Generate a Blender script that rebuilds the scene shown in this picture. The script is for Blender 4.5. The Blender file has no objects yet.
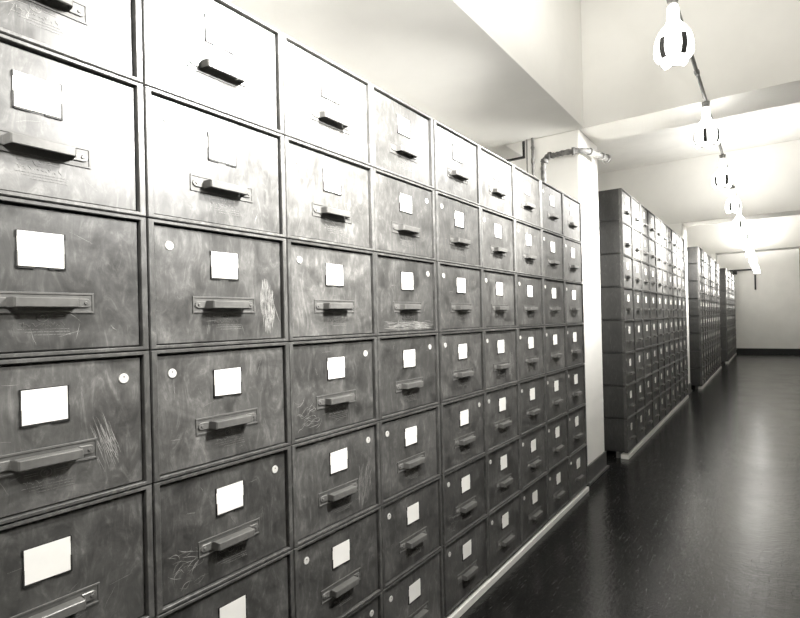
import bpy, bmesh, math, random
from mathutils import Vector, Matrix
random.seed(7)
SC = bpy.context.scene
COL = SC.collection

# ------------------------------------------------------------------ numbers
W = 0.4262          # width pitch of one drawer unit along the aisle
H = 0.311           # height pitch
FLOOR = -0.05       # units stand on a low white strip, their base is z = 0
CEIL = 3.85
BEAM = 2.80
XMIN, XMAX = -3.0, 20.0
YWALL, YRIGHT = 1.40, -1.95

# ------------------------------------------------------------------ materials
def mat(name):
    m = bpy.data.materials.new(name); m.use_nodes = True
    nt = m.node_tree
    b = nt.nodes['Principled BSDF']
    return m, nt, b

def noise(nt, scale, detail=4, rough=.55, vec=None, dist=0):
    n = nt.nodes.new('ShaderNodeTexNoise')
    n.inputs['Scale'].default_value = scale
    n.inputs['Detail'].default_value = detail
    n.inputs['Roughness'].default_value = rough
    n.inputs['Distortion'].default_value = dist
    if vec is not None: nt.links.new(vec, n.inputs['Vector'])
    return n

def ramp(nt, fac, stops):
    r = nt.nodes.new('ShaderNodeValToRGB')
    e = r.color_ramp.elements
    while len(e) < len(stops): e.new(.5)
    for el, (p, c) in zip(e, stops):
        el.position = p
        el.color = (*c, 1) if len(c) == 3 else c
    nt.links.new(fac, r.inputs[0])
    return r

def math_node(nt, op, a, b):
    n = nt.nodes.new('ShaderNodeMath'); n.operation = op
    for i, v in enumerate((a, b)):
        if isinstance(v, (int, float)): n.inputs[i].default_value = v
        else: nt.links.new(v, n.inputs[i])
    return n.outputs[0]

def mix_rgb(nt, kind, fac, a, b):
    n = nt.nodes.new('ShaderNodeMix'); n.data_type = 'RGBA'; n.blend_type = kind
    for s, v in ((n.inputs[0], fac), (n.inputs[6], a), (n.inputs[7], b)):
        if isinstance(v, (int, float)): s.default_value = v
        elif isinstance(v, tuple): s.default_value = (*v, 1)
        else: nt.links.new(v, s)
    return n.outputs[2]

def warm(g):                    # the print's faint sepia
    return (g, g * .985, g * .94)

def bump(nt, b, height, strength, dist=.002):
    n = nt.nodes.new('ShaderNodeBump')
    n.inputs['Strength'].default_value = strength
    n.inputs['Distance'].default_value = dist
    nt.links.new(height, n.inputs['Height'])
    nt.links.new(n.outputs[0], b.inputs['Normal'])

def shifted_coords(nt):
    tc = nt.nodes.new('ShaderNodeTexCoord')
    oi = nt.nodes.new('ShaderNodeObjectInfo')
    mul = math_node(nt, 'MULTIPLY', oi.outputs['Random'], 37.0)
    va = nt.nodes.new('ShaderNodeVectorMath'); va.operation = 'ADD'
    nt.links.new(tc.outputs['Object'], va.inputs[0]); nt.links.new(mul, va.inputs[1])
    return va.outputs[0], oi.outputs['Random']

def paint(name, g, rough=.36, var=.25, mottle=.35):
    """worn enamel on sheet steel"""
    m, nt, b = mat(name)
    v, rnd = shifted_coords(nt)
    n1 = noise(nt, 9, 6, .65, v, .6)
    n2 = noise(nt, 70, 3, .6, v)
    r1 = ramp(nt, n1.outputs[0], [(.3, warm(1 - mottle)), (.52, warm(1.0)), (.72, warm(min(1.9, 1 + mottle * 1.3)))])
    c = mix_rgb(nt, 'MULTIPLY', 1.0, r1.outputs[0], (g, g, g))
    r2 = ramp(nt, n2.outputs[0], [(.35, (.86,) * 3), (.65, (1.0,) * 3)])
    c = mix_rgb(nt, 'MULTIPLY', 1.0, c, r2.outputs[0])
    mpn = nt.nodes.new('ShaderNodeMapping'); mpn.inputs['Scale'].default_value = (1.0, 1.0, .35)
    nt.links.new(v, mpn.inputs[0])
    n3 = noise(nt, 26, 8, .72, mpn.outputs[0], 2.2)
    r3 = ramp(nt, n3.outputs[0], [(.34, (.72,) * 3), (.52, (1, 1, 1)), (.64, (1.6,) * 3), (.78, (2.6,) * 3)])
    c = mix_rgb(nt, 'MULTIPLY', 1.0, c, r3.outputs[0])
    k = math_node(nt, 'ADD', math_node(nt, 'MULTIPLY', rnd, var * 2), 1 - var)
    rr = nt.nodes.new('ShaderNodeCombineColor')
    for i in range(3): nt.links.new(k, rr.inputs[i])
    c = mix_rgb(nt, 'MULTIPLY', 1.0, c, rr.outputs[0])
    nt.links.new(c, b.inputs['Base Color'])
    rg = ramp(nt, n1.outputs[0], [(.3, (rough - .07,) * 3), (.7, (rough + .12,) * 3)])
    nt.links.new(rg.outputs[0], b.inputs['Roughness'])
    b.inputs['Specular IOR Level'].default_value = .8
    bump(nt, b, n2.outputs[0], .06, .001)
    return m

def plain(name, g, rough=.5, metal=0.0, mottle=0, scale=6, spec=.5):
    m, nt, b = mat(name)
    b.inputs['Roughness'].default_value = rough
    b.inputs['Metallic'].default_value = metal
    b.inputs['Specular IOR Level'].default_value = spec
    col = warm(g)
    tc = nt.nodes.new('ShaderNodeTexCoord')
    n = noise(nt, scale, 5, .6, tc.outputs['Object'])
    k = mottle or .05
    r = ramp(nt, n.outputs[0], [(.3, tuple(c * (1 - k) for c in col)), (.7, tuple(min(1, c * (1 + k)) for c in col))])
    nt.links.new(r.outputs[0], b.inputs['Base Color'])
    return m

M = {}
M['paint'] = paint('worn_grey_enamel', .088, .36, .24, .55)
M['paint_glare'] = paint('grey_enamel_painted_glare', .10, .36, .2, .35)  # same enamel, lightened: glare on the top rows put into the colour
M['paint_far_glare'] = paint('far_enamel_painted_glare', .15, .36, .25, .3)  # far banks' upper rows: lamp glare painted in as a lighter base
M['shell'] = paint('grey_enamel_shell', .085, .38, .15, .25)
M['shell_glare'] = paint('enamel_shell_painted_glare', .12, .38, .12, .25)  # lit copy of the shell, upper-row glare put into its grey
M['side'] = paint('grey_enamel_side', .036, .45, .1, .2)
M['worn'] = plain('scratched_paint', .29, .5, 0, .3, 60)
M['mark'] = plain('worn_raised_mark', .22, .4, 0, .3, 60)
M['handle'] = plain('handle_steel', .16, .33, .25, .2, 30)
M['plate'] = plain('handle_plate_steel', .115, .38, .1, .2, 30)
M['holder'] = plain('card_holder_steel', .03, .45, .2, .2, 30)
M['card'] = plain('white_card', .88, .8, 0, .03, 20)
M['disc'] = plain('pale_disc', .6, .45, 0, .1, 40)
M['dark'] = plain('dark_metal', .03, .5, .2)
M['plaster'] = plain('white_plaster', .90, .75, 0, .05, 1.3)
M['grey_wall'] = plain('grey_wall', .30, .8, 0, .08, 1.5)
M['slab'] = plain('painted_concrete', .82, .8, 0, .10, .8)
M['beam'] = plain('painted_beam', .82, .7, 0, .05, 1.1)
M['pillar'] = plain('white_gloss_pillar', .9, .5, 0, .03, 2)
M['strip'] = plain('white_strip_paint', .85, .5, 0, .06, 12)
M['base'] = plain('grey_baseboard', .10, .4, 0, .2, 8)
M['black_base'] = plain('black_baseboard', .012, .4, 0, .2, 8)
M['pipe'] = plain('lagged_pipe', .14, .6, 0, .6, 28)
M['conduit'] = plain('conduit_grey', .25, .45, .2, .15, 15)
M['duct'] = plain('duct_sheet', .4, .5, .1, .1, 3)

def lamp_glass(name, strength):
    m, nt, b = mat(name)
    b.inputs['Base Color'].default_value = (.9, .89, .86, 1)
    b.inputs['Roughness'].default_value = .35
    b.inputs['Emission Color'].default_value = (1, .985, .95, 1)
    b.inputs['Emission Strength'].default_value = strength
    return m
M['lamp'] = lamp_glass('glowing_lamp_enamel', 4.0)
M['lamp_mouth'] = lamp_glass('bright_lamp_mouth', 4.0)

def floor_mat():
    m, nt, b = mat('dark_waxed_floor')
    b.inputs['Specular IOR Level'].default_value = .40
    tc = nt.nodes.new('ShaderNodeTexCoord')
    v = tc.outputs['Object']
    n1 = noise(nt, 2.2, 6, .65, v, .8)
    n2 = noise(nt, 45, 4, .6, v)
    mp = nt.nodes.new('ShaderNodeMapping'); mp.inputs['Rotation'].default_value = (0, 0, .6); mp.inputs['Scale'].default_value = (3, 40, 1)
    nt.links.new(v, mp.inputs[0])
    n3 = noise(nt, 2.5, 5, .7, mp.outputs[0], 1.2)
    mp2 = nt.nodes.new('ShaderNodeMapping'); mp2.inputs['Rotation'].default_value = (0, 0, -.9); mp2.inputs['Scale'].default_value = (4, 55, 1)
    nt.links.new(v, mp2.inputs[0])
    n4 = noise(nt, 2.0, 5, .7, mp2.outputs[0], 1.5)
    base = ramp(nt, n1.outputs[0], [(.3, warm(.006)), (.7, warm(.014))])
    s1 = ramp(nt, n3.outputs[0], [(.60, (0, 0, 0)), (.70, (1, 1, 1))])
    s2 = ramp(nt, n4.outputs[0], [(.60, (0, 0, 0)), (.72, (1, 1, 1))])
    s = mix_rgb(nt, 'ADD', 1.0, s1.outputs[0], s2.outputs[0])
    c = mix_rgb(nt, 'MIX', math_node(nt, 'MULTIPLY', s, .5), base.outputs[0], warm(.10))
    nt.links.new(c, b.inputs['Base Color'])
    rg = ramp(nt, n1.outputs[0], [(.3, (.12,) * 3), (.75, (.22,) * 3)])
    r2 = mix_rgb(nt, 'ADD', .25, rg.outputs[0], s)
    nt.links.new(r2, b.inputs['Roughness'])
    hgt = math_node(nt, 'ADD', n2.outputs[0], math_node(nt, 'MULTIPLY', n1.outputs[0], 3.0))
    bump(nt, b, hgt, .30, .004)
    return m
M['floor'] = floor_mat()

# ------------------------------------------------------------------ mesh helpers
def link(name, me, parent=None, loc=(0, 0, 0)):
    o = bpy.data.objects.new(name, me); COL.objects.link(o)
    o.location = loc
    if parent is not None: o.parent = parent
    return o

def mesh(bm, name, *mats, smooth=False):
    me = bpy.data.meshes.new(name)
    bmesh.ops.recalc_face_normals(bm, faces=bm.faces[:])
    if smooth:
        for f in bm.faces: f.smooth = True
    bm.to_mesh(me); bm.free()
    for m in mats: me.materials.append(m)
    return me

def box(bm, x0, x1, y0, y1, z0, z1, mi=0, bev=0):
    vs = [bm.verts.new((x, y, z)) for z in (z0, z1) for y in (y0, y1) for x in (x0, x1)]
    fs = []
    for q in ((0, 2, 3, 1), (4, 5, 7, 6), (0, 1, 5, 4), (2, 6, 7, 3), (0, 4, 6, 2), (1, 3, 7, 5)):
        f = bm.faces.new([vs[i] for i in q]); f.material_index = mi; fs.append(f)
    if bev:
        es = list({e for f in fs for e in f.edges})
        bmesh.ops.bevel(bm, geom=es, offset=bev, segments=2, affect='EDGES', profile=.6)
    return vs

def cyl(bm, p0, p1, r, n=12, r1=None, cap=True, mi=0):
    p0, p1 = Vector(p0), Vector(p1)
    d = (p1 - p0).normalized()
    a = d.orthogonal().normalized(); b = d.cross(a)
    r1 = r if r1 is None else r1
    A = [bm.verts.new(p0 + r * (math.cos(t) * a + math.sin(t) * b)) for t in [2 * math.pi * i / n for i in range(n)]]
    B = [bm.verts.new(p1 + r1 * (math.cos(t) * a + math.sin(t) * b)) for t in [2 * math.pi * i / n for i in range(n)]]
    for i in range(n):
        f = bm.faces.new([A[i], A[(i + 1) % n], B[(i + 1) % n], B[i]]); f.material_index = mi; f.smooth = True
    if cap:
        for ring in (A[::-1], B):
            f = bm.faces.new(ring); f.material_index = mi

def tube(bm, pts, radii, n=14):
    pts = [Vector(p) for p in pts]
    if isinstance(radii, float): radii = [radii] * len(pts)
    prev = None; rings = []
    up = None
    for i, p in enumerate(pts):
        d = (pts[min(i + 1, len(pts) - 1)] - pts[max(i - 1, 0)]).normalized()
        if up is None: up = d.orthogonal().normalized()
        up = (up - d * up.dot(d)).normalized()
        b = d.cross(up)
        rings.append([bm.verts.new(p + radii[i] * (math.cos(t) * up + math.sin(t) * b)) for t in [2 * math.pi * k / n for k in range(n)]])
    for A, B in zip(rings, rings[1:]):
        for i in range(n):
            f = bm.faces.new([A[i], A[(i + 1) % n], B[(i + 1) % n], B[i]]); f.smooth = True
    bm.faces.new(rings[0][::-1]); bm.faces.new(rings[-1])

def tag(o, label, cat, group=None, kind=None):
    o['label'] = label; o['category'] = cat
    if group: o['group'] = group
    if kind: o['kind'] = kind
    return o

def struct(name, bm, m, label=None, cat=None, smooth=False):
    o = link(name, mesh(bm, name, m, smooth=smooth)); o['kind'] = 'structure'
    if label: o['label'] = label
    if cat: o['category'] = cat
    return o

def slab_box(name, dims, m, label=None, cat=None, bev=0):
    bm = bmesh.new(); box(bm, *dims, bev=bev)
    return struct(name, bm, m, label, cat)

# ------------------------------------------------------------------ the room
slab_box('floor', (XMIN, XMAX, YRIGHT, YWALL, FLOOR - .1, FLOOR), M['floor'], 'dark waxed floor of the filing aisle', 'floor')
slab_box('ceiling', (XMIN, XMAX, YRIGHT, YWALL, CEIL, CEIL + .15), M['slab'], 'pale concrete ceiling slab between the beams', 'ceiling')
slab_box('wall_back', (XMIN, XMAX, YWALL, YWALL + .15, FLOOR, CEIL), M['plaster'], 'plaster wall behind the filing banks', 'wall')
slab_box('wall_right', (XMIN, XMAX, YRIGHT - .15, YRIGHT, FLOOR, CEIL), M['grey_wall'], 'white plaster wall along the open side of the aisle', 'wall')
slab_box('wall_end', (XMAX, XMAX + .15, YRIGHT, YWALL, FLOOR, CEIL), M['plaster'], 'white wall closing the far end of the aisle', 'wall')
slab_box('wall_near', (XMIN - .15, XMIN, YRIGHT, YWALL, FLOOR, CEIL), M['plaster'], 'wall behind the viewer', 'wall')
slab_box('baseboard_end', (XMAX - .02, XMAX, YRIGHT, YWALL, FLOOR, FLOOR + .17), M['black_base'], 'black baseboard at foot of the end wall', 'baseboard', .003)

# deep beam above the first bank and the cross beams carried by the pillars
slab_box('ceiling_beam', (XMIN, 3.99, .01, YWALL, BEAM, CEIL), M['beam'], 'deep boxed beam running over the near filing bank', 'beam', .004)
PIL = [(3.99, 4.53, .05, 'first'), (9.42, 9.97, -.0, 'second'), (14.88, 15.45, -.06, 'third')]
for x0, x1, y0, nth in PIL:
    slab_box('cross_beam', (x0 + .003, x1 - .09, YRIGHT, y0 + .45 if x0 < 5 else YWALL, BEAM, CEIL), M['beam'], nth + ' deep cross beam over the aisle, carried by a pillar', 'beam', .004)
    slab_box('pillar', (x0, x1, y0, y0 + .45, FLOOR, BEAM), M['pillar'], nth + ' square white pillar between two filing banks', 'pillar', .012)
    p = COL.objects[-1]
    p = [o for o in COL.objects if o.name.startswith('pillar')][-1]
    bm = bmesh.new()
    box(bm, x0 - .012, x1 + .012, y0 - .012, y0 + .02, FLOOR, FLOOR + .15, bev=.004)
    box(bm, x1 - .005, x1 + .012, y0 - .012, y0 + .45, FLOOR, FLOOR + .15, bev=.003)
    box(bm, x0 - .012, x0 + .005, y0 - .012, y0 + .45, FLOOR, FLOOR + .15, bev=.003)
    box(bm, x0 - .03, x1 + .03, y0 - .03, y0 - .010, FLOOR, FLOOR + .022, bev=.006)
    link('baseboard', mesh(bm, 'pillar_baseboard', M['base']), p)

# ------------------------------------------------------------------ drawer unit meshes
UW, UH, UD = W - .0035, H - .0025, .62
ST, RL = .0150, .0085        # stile and rail widths of the shell front
REC = .009

def ring(bm, a, b, mi=0):    # a, b: loops of 4 verts
    for i in range(4):
        f = bm.faces.new([a[i], a[(i + 1) % 4], b[(i + 1) % 4], b[i]]); f.material_index = mi

def rect(bm, hx, z0, z1, y):
    return [bm.verts.new(v) for v in ((-hx, y, z0), (hx, y, z0), (hx, y, z1), (-hx, y, z1))]

def shell_mesh(uw, m):
    bm = bmesh.new()
    hx = uw / 2
    FD = .030
    back = rect(bm, hx, 0, UH, FD)
    o1 = rect(bm, hx, 0, UH, .003)
    o0 = rect(bm, hx - .0018, .0018, UH - .0018, 0)
    i0 = rect(bm, hx - ST + .0012, RL - .0012, UH - RL + .0012, 0)
    i1 = rect(bm, hx - ST, RL, UH - RL, .0015)
    i2 = rect(bm, hx - ST, RL, UH - RL, .027)
    bm.faces.new(back)
    ring(bm, back, o1); ring(bm, o1, o0); ring(bm, o0, i0); ring(bm, i0, i1); ring(bm, i1, i2)
    bm.faces.new(i2)
    box(bm, -hx + .0008, hx - .0008, FD, UD, .018, UH - .0005)       # body, sides panelled
    box(bm, -hx + .02, hx - .02, FD, UD - .02, 0, .018)            # recessed foot of the body
    # pressed stiffening edge round the side panels and the seam flange
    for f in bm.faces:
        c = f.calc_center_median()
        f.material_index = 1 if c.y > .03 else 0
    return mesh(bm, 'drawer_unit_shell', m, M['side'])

def strokes(bm, items, y, mi):
    """thin scratches lying on the drawer front: items = list of polylines [(x,z,w)...]"""
    for pl in items:
        L = []; Rr = []
        for i, (x, z, w) in enumerate(pl):
            a = pl[max(i - 1, 0)]; b = pl[min(i + 1, len(pl) - 1)]
            dx, dz = b[0] - a[0], b[1] - a[1]; n = math.hypot(dx, dz) or 1
            nx, nz = -dz / n * w / 2, dx / n * w / 2
            L.append(bm.verts.new((x + nx, y, z + nz))); Rr.append(bm.verts.new((x - nx, y, z - nz)))
        for i in range(len(pl) - 1):
            f = bm.faces.new([L[i], L[i + 1], Rr[i + 1], Rr[i]]); f.material_index = mi

def scratch(cx, cz, ln, ang, w, bend, rng, n=7):
    out = []
    for i in range(n):
        t = i / (n - 1) - .5
        x = cx + math.cos(ang) * ln * t - math.sin(ang) * bend * (t * t - .1)
        z = cz + math.sin(ang) * ln * t + math.cos(ang) * bend * (t * t - .1)
        out.append((x + rng.uniform(-.0006, .0006), z + rng.uniform(-.0006, .0006), max(.00025, w * (1 - (2 * t) ** 2) * rng.uniform(.6, 1.2))))
    return out

DHX = UW / 2 - ST - .0028
DZ0, DZ1 = RL + .0022, UH - RL - .0042

def drawer_mesh(dhx=DHX, seed=None, special=None, light='paint'):
    bm = bmesh.new()
    back = rect(bm, dhx, DZ0, DZ1, REC + .02)
    a = rect(bm, dhx, DZ0, DZ1, REC + .002)
    b = rect(bm, dhx - .0018, DZ0 + .0018, DZ1 - .0018, REC)
    bm.faces.new(back); ring(bm, back, a); ring(bm, a, b); bm.faces.new(b)
    me_mats = [M[light]]
    if seed is not None:
        rng = random.Random(seed)
        items = []
        for k in range(rng.randint(6, 13)):
            if rng.random() < .35: cx, cz = rng.uniform(-.06, .06), rng.uniform(.03, .08)
            else: cx, cz = rng.uniform(-dhx + .04, dhx - .04), rng.uniform(.04, UH - .04)
            ang = rng.choice([rng.uniform(1.1, 2.0), rng.uniform(0, 3.14), rng.uniform(-.3, .3)])
            items.append(scratch(cx, cz, rng.uniform(.012, .05), ang, rng.uniform(.0004, .0011), rng.uniform(-.006, .006), rng))
        if special == 'oval':            # chalky oval scuff beside the handle
            for k in range(190):
                t = rng.uniform(-1, 1); u = rng.uniform(-1, 1)
                cx = .142 + .026 * u * math.sqrt(max(0, 1 - t * t)) - .006 * t
                items.append(scratch(cx, .105 + .062 * t, rng.uniform(.02, .045), 1.52 + rng.uniform(-.13, .13), rng.uniform(.0008, .0022), rng.uniform(-.004, .004), rng))
            items.append(scratch(.172, .10, .10, 1.9, .0018, -.02, rng))
        if special == 'claw':            # bunch of long curved scratches
            for k in range(34):
                cx = .112 + rng.uniform(-.022, .022); cz = .105 + rng.uniform(-.02, .03)
                items.append(scratch(cx, cz, rng.uniform(.04, .10), -1.25 + rng.uniform(-.16, .14), rng.uniform(.0006, .0018), rng.uniform(-.012, .012), rng))
        if special == 'smear':
            for k in range(46):
                items.append(scratch(rng.uniform(.10, .165), rng.uniform(.04, .17), rng.uniform(.03, .08), 1.35 + rng.uniform(-.3, .3), rng.uniform(.0008, .0022), rng.uniform(-.02, .02), rng))
        if special == 'swirl':
            for k in range(26):
                items.append(scratch(rng.uniform(-.17, -.08), rng.uniform(.03, .12), rng.uniform(.02, .05), rng.uniform(-.5, .9), rng.uniform(.0008, .002), rng.uniform(-.05, .05), rng))
        if special == 'band':
            for k in range(90):
                items.append(scratch(rng.uniform(-.14, .16), rng.uniform(.018, .05), rng.uniform(.03, .08), rng.uniform(-.12, .12), rng.uniform(.001, .003), rng.uniform(-.003, .003), rng))
            for k in range(14):
                items.append(scratch(rng.uniform(-.15, .15), rng.uniform(.05, .12), rng.uniform(.03, .06), 1.3 + rng.uniform(-.2, .5), rng.uniform(.0008, .002), .01, rng))
        strokes(bm, items, REC - .0003, 1)
        me_mats.append(M['worn'])
    return mesh(bm, 'drawer_front', *me_mats)

def plate_mesh(hx=.0965, hz=.0215, det=True):
    bm = bmesh.new()
    y0, y1 = REC, REC - .0025
    o = rect(bm, hx, -hz, hz, y0)
    a = rect(bm, hx - .0006, -hz + .0006, hz - .0006, y1)
    b = rect(bm, hx - .0040, -hz + .0040, hz - .0040, y1)
    c = rect(bm, hx - .0050, -hz + .0050, hz - .0050, y1 + .0017)
    ring(bm, o, a); ring(bm, a, b); ring(bm, b, c); bm.faces.new(c)
    return mesh(bm, 'handle_plate', M['plate'])

def handle_mesh():
    """strap pull: two rounded tabs on the plate and a bowed-out grip between them"""
    bm = bmesh.new()
    hz = .0098; xe = .090; xr0, xr1 = .060, .056; out = .027
    cols = []
    for k in range(6):
        t = math.pi / 2 * k / 5
        cols.append((-xe + hz * (1 - math.cos(math.pi / 2 - (math.pi / 2 - t))) , hz * math.sin(t), 0))
    cols += [(-xr0 - .001, hz, 0), (-xr0 + .0005, hz, .003), (-xr1 - .001, hz, out - .003), (-xr1 + .002, hz, out)]
    cols = cols + [(-x, h, y) for x, h, y in cols[::-1]]
    base = REC - .0012
    F = []; B = []
    for x, h, y in cols:
        h = max(h, .0004)
        yy = base - .0028 - y
        lip = 0.0
        F.append([bm.verts.new((x, yy + (.0016 if j in (0, 3) else 0), z)) for j, z in enumerate((-h, -h * .84, h * .84, h))])
        B.append([bm.verts.new((x, yy + .0028, z)) for z in (-h, h)])
    for i in range(len(cols) - 1):
        for j in range(3): bm.faces.new([F[i][j], F[i + 1][j], F[i + 1][j + 1], F[i][j + 1]])
        bm.faces.new([B[i][0], B[i][1], B[i + 1][1], B[i + 1][0]])
        bm.faces.new([F[i][0], B[i][0], B[i + 1][0], F[i + 1][0]])
        bm.faces.new([F[i][3], F[i + 1][3], B[i + 1][1], B[i][1]])
    # curled finger flange along the top of the grip, seen dark from below
    box(bm, -xr1, xr1, base - .0028 - out + .001, base - .004, hz - .0022, hz - .0002)
    for s in (-1, 1):
        cyl(bm, (s * .0795, base - .0028, 0), (s * .0795, base - .0048, 0), .0042, 10, .003)
    return mesh(bm, 'strap_handle', M['handle'])

def holder_mesh():
    bm = bmesh.new()
    hx, z0, z1 = .0432, -.0375, .0365
    y = REC
    box(bm, -hx, hx, y - .0010, y, z0, z1)
    # folded lips: side lips on both edges and two bottom lips with a notch between
    for s in (-1, 1):
        box(bm, min(s * hx, s * (hx - .0028)), max(s * hx, s * (hx - .0028)), y - .0034, y - .0010, z0, z0 + .034)
        a, b = s * .012, s * hx
        box(bm, min(a, b), max(a, b), y - .0034, y - .0010, z0, z0 + .0028)
        box(bm, min(s * hx, s * (hx - .0022)), max(s * hx, s * (hx - .0022)), y - .0034, y - .0010, z1 - .012, z1)
    return mesh(bm, 'card_holder', M['holder'])

def card_mesh(rng=None):
    bm = bmesh.new()
    hx, z0, z1 = .0412, -.0335, .0352
    j = (lambda: rng.uniform(-.0012, .0012)) if rng else (lambda: 0)
    y = REC - .0026
    pts = [(-hx + j(), z0 + j()), (hx + j(), z0 + j()), (hx + j(), z1 + j()), (-hx + j(), z1 + j())]
    f = bm.faces.new([bm.verts.new((x, y, z)) for x, z in pts])
    r = bmesh.ops.extrude_face_region(bm, geom=[f])
    for v in [g for g in r['geom'] if isinstance(g, bmesh.types.BMVert)]: v.co.y += .0007
    return mesh(bm, 'label_card', M['card'])

def disc_mesh():
    bm = bmesh.new()
    cyl(bm, (0, REC, 0), (0, REC - .0022, 0), .0112, 20, .0104)
    cyl(bm, (0, REC - .0022, .0035), (0, REC - .0028, .0035), .0016, 8, mi=1)
    return mesh(bm, 'round_disc', M['disc'], M['dark'])

def mark_mesh():
    """the worn raised maker's mark below the handle: emblem ring between bars, a line of worn shapes, fine lines"""
    bm = bmesh.new(); rng = random.Random(5)
    items = []
    items.append([(.010 * math.cos(t) , .016 + .0085 * math.sin(t), .0010) for t in [i * math.pi / 9 for i in range(19)]])
    items.append([(-.004, .017, .0009), (.0, .020, .0009), (.004, .016, .0009), (.0, .012, .0009)])
    for s in (-1, 1):
        for z in (.0185, .0145):
            items.append([(s * .014, z, .0010), (s * .038, z, .0010)])
    x = -.040
    while x < .038:
        w = rng.uniform(.004, .010)
        items.append([(x + w * t + rng.uniform(-.001, .001), .002 + rng.uniform(-.0045, .0045), .0009) for t in (0, .35, .7, 1)])
        x += w + rng.uniform(.0005, .003)
    for z, a, b in ((-.008, -.042, .046), (-.0135, -.03, .046), (-.0195, -.015, .05)):
        x = a
        while x < b:
            w = rng.uniform(.002, .008)
            items.append([(x, z, .0009), (x + w, z + rng.uniform(-.0006, .0006), .0009)]); x += w + .0016
    strokes(bm, items, 0, 0)
    r = bmesh.ops.extrude_face_region(bm, geom=bm.faces[:])
    for v in [g for g in r['geom'] if isinstance(g, bmesh.types.BMVert)]: v.co.y -= .0008
    for v in bm.verts: v.co.y += REC
    return mesh(bm, 'maker_mark', M['mark'])

ME_SHELL = shell_mesh(UW, M['shell']); ME_SHELL_GLARE = shell_mesh(UW, M['shell_glare'])
ME_DRAWER = drawer_mesh(); ME_DRAWER_GLARE = drawer_mesh(light='paint_far_glare')
ME_PLATE = plate_mesh(); ME_HANDLE = handle_mesh(); ME_HOLDER = holder_mesh()
ME_CARD = card_mesh(); ME_DISC = disc_mesh(); ME_MARK = mark_mesh()
CARDS = [card_mesh(random.Random(i)) for i in range(12)]

def build_unit(parts):
    """one drawer unit: an Empty at its base with shell and drawer, and the drawer's fittings under the drawer"""
    root = bpy.data.objects.new('file_drawer_unit', None); COL.objects.link(root)
    root.empty_display_size = .1
    link('shell', ME_SHELL, root)
    d = link('drawer', ME_DRAWER, root)
    if 'plate' in parts: link('handle_plate', ME_PLATE, d, (0, 0, .107))
    link('handle', ME_HANDLE, d, (0, 0, .107))
    if 'holder' in parts: link('card_holder', ME_HOLDER, d, (0, 0, .212))
    link('label_card', ME_CARD, d, (0, 0, .212))
    if 'disc' in parts: link('round_disc', ME_DISC, d, (-.155, 0, .250))
    if 'mark' in parts: link('maker_mark', ME_MARK, d, (0, 0, .062))
    return root

def copy_unit(src):
    r = src.copy(); COL.objects.link(r)
    for ch in src.children:
        c = ch.copy(); COL.objects.link(c); c.parent = r
        for g in ch.children:
            d = g.copy(); COL.objects.link(d); d.parent = c
    return r

def kid(o, name):
    for ch in o.children:
        if ch.name.split('.')[0] == name: return ch
        k = kid(ch, name)
        if k: return k

ORD = ['zeroth', 'first', 'second', 'third', 'fourth', 'fifth', 'sixth', 'seventh', 'eighth', 'ninth', 'tenth', 'eleventh', 'twelfth', 'thirteenth', 'fourteenth']
def row_word(r, n): return 'top row' if r == 0 else ('bottom row' if r == n - 1 else ORD[r + 1] + ' row down')

# near bank: which drawers carry their pale disc at the other side / none
RIGHT_DISC = {(0, 3), (1, 0), (1, 4), (2, 3), (2, 4), (3, 1), (3, 2), (3, 3), (2, 6), (4, 4)}
NO_DISC = {(0, 0), (0, 1), (0, 2), (0, 4), (1, 6), (3, 0), (0, 5)}
SPECIAL = {(1, 2): 'oval', (0, 3): 'claw', (2, 4): 'smear', (1, 4): 'swirl', (3, 2): 'band', (4, 5): 'swirl', (2, 3): 'swirl', (5, 3): 'smear'}
SAY = {'oval': 'with chalky oval scuff by handle', 'claw': 'clawed by pale scratches', 'smear': 'smeared with pale scratches',
       'swirl': 'with pale curling scuffs', 'band': 'with pale rubbed lower band'}

proto = build_unit({'plate', 'holder', 'disc', 'mark'})
rng = random.Random(11)

def settle(u, x, y, z, amt=1.0):
    u.location = (x, y + rng.uniform(-.0012, .0012) * amt, z)
    d = kid(u, 'drawer')
    d.rotation_euler = (rng.uniform(-.004, .004) * amt, 0, rng.uniform(-.006, .006) * amt)
    d.location = (0, rng.uniform(0, .002), .0)

for c in range(9):
    for r in range(7):
        u = copy_unit(proto)
        gap = {0: .004, 1: .004, 2: .0015, 3: -.001, 4: .010, 5: .0078, 6: .0056}.get(c, .0045)
        settle(u, (c + .5) * W + gap, 0, (6 - r) * H)
        d = kid(u, 'drawer')
        sp = SPECIAL.get((c, r))
        if r < 2: kid(u, 'shell').data = ME_SHELL_GLARE
        d.data = drawer_mesh(DHX, c * 31 + r, sp, 'paint_glare' if r < 2 else 'paint')
        kid(u, 'label_card').data = CARDS[(c * 5 + r * 3) % 12]
        disc = kid(u, 'round_disc')
        if (c, r) in NO_DISC: bpy.data.objects.remove(disc)
        elif (c, r) in RIGHT_DISC: disc.location.x = .155
        if c > 6: bpy.data.objects.remove(kid(u, 'maker_mark'))
        col = ORD[9 - c] + ' column from the white pillar' if c < 8 else 'column beside the white pillar'
        t = 'grey steel file drawer' + (' ' + SAY[sp] + ',' if sp else ', near bank,')
        lab = t + ' ' + row_word(r, 7) + ', ' + col
        if len(lab.replace(',', '').split()) > 16:
            lab = 'steel file drawer ' + SAY[sp] + ', ' + row_word(r, 7) + ' of near bank'
        tag(u, lab, 'file drawer', 'file drawers of the near bank')

for ch in list(proto.children):
    for g in list(ch.children): bpy.data.objects.remove(g)
    bpy.data.objects.remove(ch)
bpy.data.objects.remove(proto)

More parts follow.
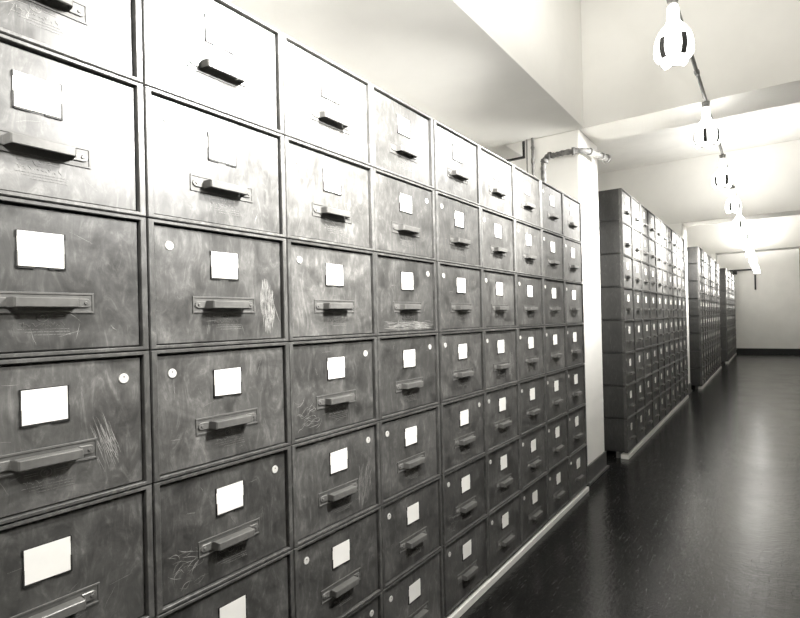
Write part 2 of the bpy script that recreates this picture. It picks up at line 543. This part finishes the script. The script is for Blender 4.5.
def plinth(x0, x1, y0, z, label):
    bm = bmesh.new()
    box(bm, x0, x1, y0 - .006, y0 + .066, FLOOR, z - .016, bev=.003)
    o = link('base_strip', mesh(bm, 'base_strip', M['strip']))
    bm = bmesh.new()
    box(bm, x0 + .01, x1 - .01, y0 + .08, y0 + .11, FLOOR, z - .0015)
    box(bm, x0 + .01, x1 - .01, y0 + .52, y0 + .59, FLOOR, z - .0015, bev=.003)
    link('rear_runner', mesh(bm, 'rear_runner', M['base']), o)
    tag(o, label, 'base strip')
plinth(-.02, 9 * W + .008, 0, 0, 'low white base strip under the near filing bank')

# banks beyond the pillars: eight rows each
bank1 = build_unit({'plate', 'holder', 'disc'})
bank2 = copy_unit(bank1)
for k in ('handle_plate', 'card_holder', 'round_disc'): bpy.data.objects.remove(kid(bank2, k))
bank3 = copy_unit(bank2)
for src, n, x0, y0, z0, where, grp in (
        (bank1, 10, 4.912, -.061, .006, 'bank between the first two pillars', 'file drawers of the second bank'),
        (bank2, 10, 10.288, -.15, .006, 'bank behind the second pillar', 'file drawers of the third bank'),
        (bank3, 9, 15.89, -.215, .006, 'last bank by the end wall', 'file drawers of the last bank')):
    first = True
    for c in range(n):
        for r in range(8):
            u = src if first else copy_unit(src)
            first = False
            gap = .010 if (c > 0 and src is bank1) else 0
            kid(u, 'shell').data = ME_SHELL_GLARE if r < 3 else ME_SHELL  # upper rows take the copies with glare painted in
            kid(u, 'drawer').data = ME_DRAWER_GLARE if r < 3 else ME_DRAWER
            settle(u, x0 + (c + .5) * W + gap, y0, z0 + (7 - r) * H, 1.2)
            tag(u, 'steel file drawer, ' + where + ', ' + row_word(r, 8) + ', ' + ORD[c + 1] + ' column in', 'file drawer', grp)
    plinth(x0 - .003, x0 + n * W + .012, y0, z0, 'low white base strip under the ' + where)

# ------------------------------------------------------------------ lamps on a conduit along the aisle
LY = -.85
def shade_mesh():
    bm = bmesh.new(); n = 40
    prof = [(.000, .022), (-.012, .030), (-.050, .033), (-.085, .034), (-.105, .042), (-.130, .066), (-.165, .090), (-.205, .104), (-.245, .110), (-.272, .106), (-.290, .088)]
    rings = []
    for z, r in prof:
        k = max(0, min(1, (-z - .10) / .1))
        ringv = []
        for i in range(n):
            t = 2 * math.pi * i / n
            s = 1 - .16 * k * (.5 + .5 * math.cos(5 * t))
            dz = -.030 * k * max(0, (-z - .22) / .07) * (.5 - .5 * math.cos(5 * t))
            ringv.append(bm.verts.new((r * s * math.cos(t), r * s * math.sin(t), z + dz)))
        rings.append(ringv)
    for A, B in zip(rings, rings[1:]):
        for i in range(n):
            f = bm.faces.new([A[i], A[(i + 1) % n], B[(i + 1) % n], B[i]]); f.smooth = True
            if A is rings[-2] or A is rings[-3]: f.material_index = 1
    bm.faces.new(rings[0]); f = bm.faces.new(rings[-1][::-1]); f.material_index = 1
    return mesh(bm, 'lamp_shade', M['lamp'], M['lamp_mouth'])
ME_SHADE = shade_mesh()
def canopy_mesh():
    bm = bmesh.new()
    cyl(bm, (0, 0, .014), (0, 0, -.010), .034, 18, .030)
    cyl(bm, (0, 0, -.010), (0, 0, -.030), .030, 18, .021)
    return mesh(bm, 'lamp_canopy', M['conduit'])
ME_CAN = canopy_mesh()
def slot_mesh():
    # narrow dark slot set in the fold between two lobes
    bm = bmesh.new()
    prof = [(-.195, .0885), (-.225, .0945), (-.255, .0965), (-.285, .0900), (-.305, .0800)]
    L = [bm.verts.new((r, -.015, z)) for z, r in prof]
    Rr = [bm.verts.new((r, .015, z)) for z, r in prof]
    for k in range(4): bm.faces.new([L[k], L[k + 1], Rr[k + 1], Rr[k]])
    r = bmesh.ops.extrude_face_region(bm, geom=bm.faces[:])
    for v in [g for g in r['geom'] if isinstance(g, bmesh.types.BMVert)]: v.co.x += .006
    return mesh(bm, 'lamp_vent_slot', M['dark'])
ME_SLOT = slot_mesh()
lamp = bpy.data.objects.new('ceiling_lamp', None); COL.objects.link(lamp)
link('canopy', ME_CAN, lamp); link('lamp_shade', ME_SHADE, lamp, (0, 0, -.03)); 
for i in range(5):
    vs_ = link('vent_slot', ME_SLOT, lamp, (0, 0, -.03)); vs_.rotation_euler.z = 2 * math.pi * i / 5
def copy_flat(src):
    r = src.copy(); COL.objects.link(r)
    for ch in src.children:
        c = ch.copy(); COL.objects.link(c); c.parent = r
    return r
# the bulb's light: a reflector throwing it at the file fronts, and spill on the ceiling
LF = bpy.data.lights.new('reflector_light', 'AREA'); LF.shape = 'DISK'; LF.size = .16; LF.energy = 18; LF.spread = math.radians(100); LF.color = (1, .985, .95)
LU = bpy.data.lights.new('spill_light', 'AREA'); LU.shape = 'DISK'; LU.size = .14; LU.energy = 9; LU.color = (1, .985, .95)
xs = [-.5, 1.0] + [2.5 + 1.5 * k for k in range(12)]
for i, x in enumerate(xs):
    u = lamp if i == 0 else copy_flat(lamp)
    u.location = (x, LY, BEAM - .02); u.scale = (.82, .82, .85); u.rotation_euler = (0, 0, .35 + i * .5)
    if i < 2: lab = 'white lobed ceiling lamp overhead, ' + ('behind the viewer' if i == 0 else 'just ahead of the viewer')
    else: lab = ORD[i - 1] + ' white lobed lamp along the ceiling conduit, counted from the near bank'
    tag(u, lab, 'lamp', 'lobed lamps along the aisle')
    a = bpy.data.objects.new('reflector_light', LF); COL.objects.link(a)
    a.location = (x, LY + .11, BEAM - .37); a.rotation_euler = Vector((0, .85, -.42)).to_track_quat('-Z', 'Y').to_euler()
    if not any(p[0] - .1 < x < p[1] for p in PIL):
        a = bpy.data.objects.new('spill_light', LU); COL.objects.link(a)
        a.location = (x, LY, BEAM + .05); a.rotation_euler = (math.pi, 0, 0)
bm = bmesh.new()
cyl(bm, (XMIN, LY, BEAM + .004), (XMAX, LY, BEAM + .004), .011, 12)
co = link('electrical_conduit', mesh(bm, 'conduit_run', M['conduit']))
tag(co, 'thin grey conduit running along the aisle above the lamps', 'conduit')
for x in xs:
    bm = bmesh.new(); cyl(bm, (x - .55, LY, BEAM + .004), (x - .51, LY, BEAM + .004), .016, 12)
    link('coupling', mesh(bm, 'conduit_coupling', M['conduit']), co)

# ------------------------------------------------------------------ pipes round the first pillar
def arc_pts(ctrl, n=10):
    """Catmull-Rom through control points"""
    P = [Vector(c) for c in ctrl]; P = [2 * P[0] - P[1]] + P + [2 * P[-1] - P[-2]]
    out = []
    for i in range(1, len(P) - 2):
        for k in range(n):
            t = k / n
            a, b, c, d = P[i - 1:i + 3]
            out.append(.5 * ((2 * b) + (c - a) * t + (2 * a - 5 * b + 4 * c - d) * t * t + (3 * b - a - 3 * c + d) * t ** 3))
    out.append(P[-2]); return out
bm = bmesh.new()
pts = arc_pts([(3.90, .318, 2.20), (3.90, .318, 2.40), (3.90, .316, 2.535), (3.90, .285, 2.60), (3.90, .22, 2.60), (3.90, .12, 2.605), (3.945, .00, 2.605), (4.08, -.055, 2.602), (4.27, -.095, 2.60)], 8)
tube(bm, pts, [.022 * (1 + .12 * math.sin(i * 1.9) * (1 if i > 12 else .2)) for i in range(len(pts))])
pp = link('heating_pipe', mesh(bm, 'lagged_pipe', M['pipe']))
tag(pp, 'lagged pipe bending round the top of the first white pillar', 'pipe')
for i, r in ((19, .031), (27, .030), (43, .031), (52, .029), (60, .030)):
    bm = bmesh.new(); d = (pts[i + 1] - pts[i]).normalized()
    cyl(bm, pts[i] - d * .012, pts[i] + d * .012, r, 16)
    link('pipe_fitting', mesh(bm, 'pipe_fitting', M['pipe']), pp)
bm = bmesh.new(); d = (pts[-1] - pts[-2]).normalized()
cyl(bm, pts[-1] - d * .02, pts[-1] + d * .004, .036, 18)
cyl(bm, pts[-1] + d * .004, pts[-1] + d * .014, .018, 12)
link('end_flange', mesh(bm, 'end_flange', M['pipe']), pp)

bm = bmesh.new()
tube(bm, [(3.965, .432, 2.26 + .02 * i) for i in range(28)], [.011 + (.005 if i in (4, 5, 11, 17, 18, 23) else 0) for i in range(28)], 10)
tag(link('riser_pipe', mesh(bm, 'riser_pipe', M['pipe'])), 'slender knobbly pipe rising up the face of the first pillar', 'pipe')
bm = bmesh.new(); cyl(bm, (3.97, .485, 2.25), (3.97, .485, BEAM), .006, 10)
tag(link('wall_conduit', mesh(bm, 'wall_conduit', M['conduit'])), 'thin straight conduit on the first pillar beside the duct', 'conduit')

# boxed duct high on the back wall, seen past the first pillar
bm = bmesh.new(); box(bm, 4.05, 5.00, .945, YWALL - .002, 3.0, 3.6, bev=.006)
du = link('ventilation_duct', mesh(bm, 'duct_body', M['plaster']))
tag(du, 'white boxed duct behind the beam end, beside the first pillar', 'duct')
bm = bmesh.new(); box(bm, 4.995, 5.035, .93, YWALL - .002, 2.985, 3.62, bev=.004)
link('end_flange', mesh(bm, 'duct_flange', M['dark']), du)

# ------------------------------------------------------------------ end wall fittings
bm = bmesh.new()
box(bm, 19.95, 19.995, -.79, YWALL - .3, 2.66, 2.71, bev=.004)
hd = link('wall_pipe', mesh(bm, 'wall_pipe_run', M['black_base']))
tag(hd, 'dark pipe crossing the end wall near ceiling height', 'pipe')
bm = bmesh.new(); box(bm, 19.95, 19.995, -.80, -.755, 2.02, 2.70, bev=.004)
link('drop', mesh(bm, 'wall_pipe_drop', M['black_base']), hd)
bm = bmesh.new(); box(bm, 19.90, 19.96, -.28, -.16, 2.55, 2.68, bev=.008)
link('bracket_box', mesh(bm, 'wall_pipe_box', M['black_base']), hd)

# ------------------------------------------------------------------ photographer's flood lamp, high beside the camera
li = bpy.data.lights.new('flood_lamp', 'AREA'); li.shape = 'DISK'; li.size = .22; li.energy = 24; li.spread = math.radians(165); li.color = (1, .985, .95)
lo = bpy.data.objects.new('flood_lamp', li); COL.objects.link(lo)
lo.location = (1.1, -1.2, 2.3)
lo.rotation_euler = (Vector((1.3, 0, 1.9)) - Vector(lo.location)).to_track_quat('-Z', 'Y').to_euler()

# ------------------------------------------------------------------ world and camera
w = bpy.data.worlds.new('world'); SC.world = w; w.use_nodes = True
bg = w.node_tree.nodes['Background']; bg.inputs[0].default_value = (.9, .9, .88, 1); bg.inputs[1].default_value = .3

cam = bpy.data.cameras.new('camera'); co_ = bpy.data.objects.new('camera', cam); COL.objects.link(co_)
yaw, pitch, roll = .5877, .0026, -.0239
F = Vector((math.cos(yaw) * math.cos(pitch), math.sin(yaw) * math.cos(pitch), math.sin(pitch)))
Rt = Vector((math.sin(yaw), -math.cos(yaw), 0)); U = Rt.cross(F)
r2 = math.cos(roll) * Rt + math.sin(roll) * U
u2 = -math.sin(roll) * Rt + math.cos(roll) * U
m3 = Matrix((r2, u2, -F)).transposed()
co_.matrix_world = Matrix.Translation((-.2407, -1.2085, 1.298)) @ m3.to_4x4()
cam.sensor_fit = 'HORIZONTAL'; cam.sensor_width = 36
cam.lens = 526.5 / 800 * 36
cam.shift_x = (400 - 421.3) / 800
cam.shift_y = (318.73 - 309) / 800
cam.clip_start = .02; cam.clip_end = 100
SC.camera = co_

SC.view_settings.view_transform = 'Standard'
SC.view_settings.look = 'None'
SC.view_settings.exposure = 1.05
SC.cycles.use_denoising = True
SC.cycles.max_bounces = 8
SC.cycles.sample_clamp_indirect = 20
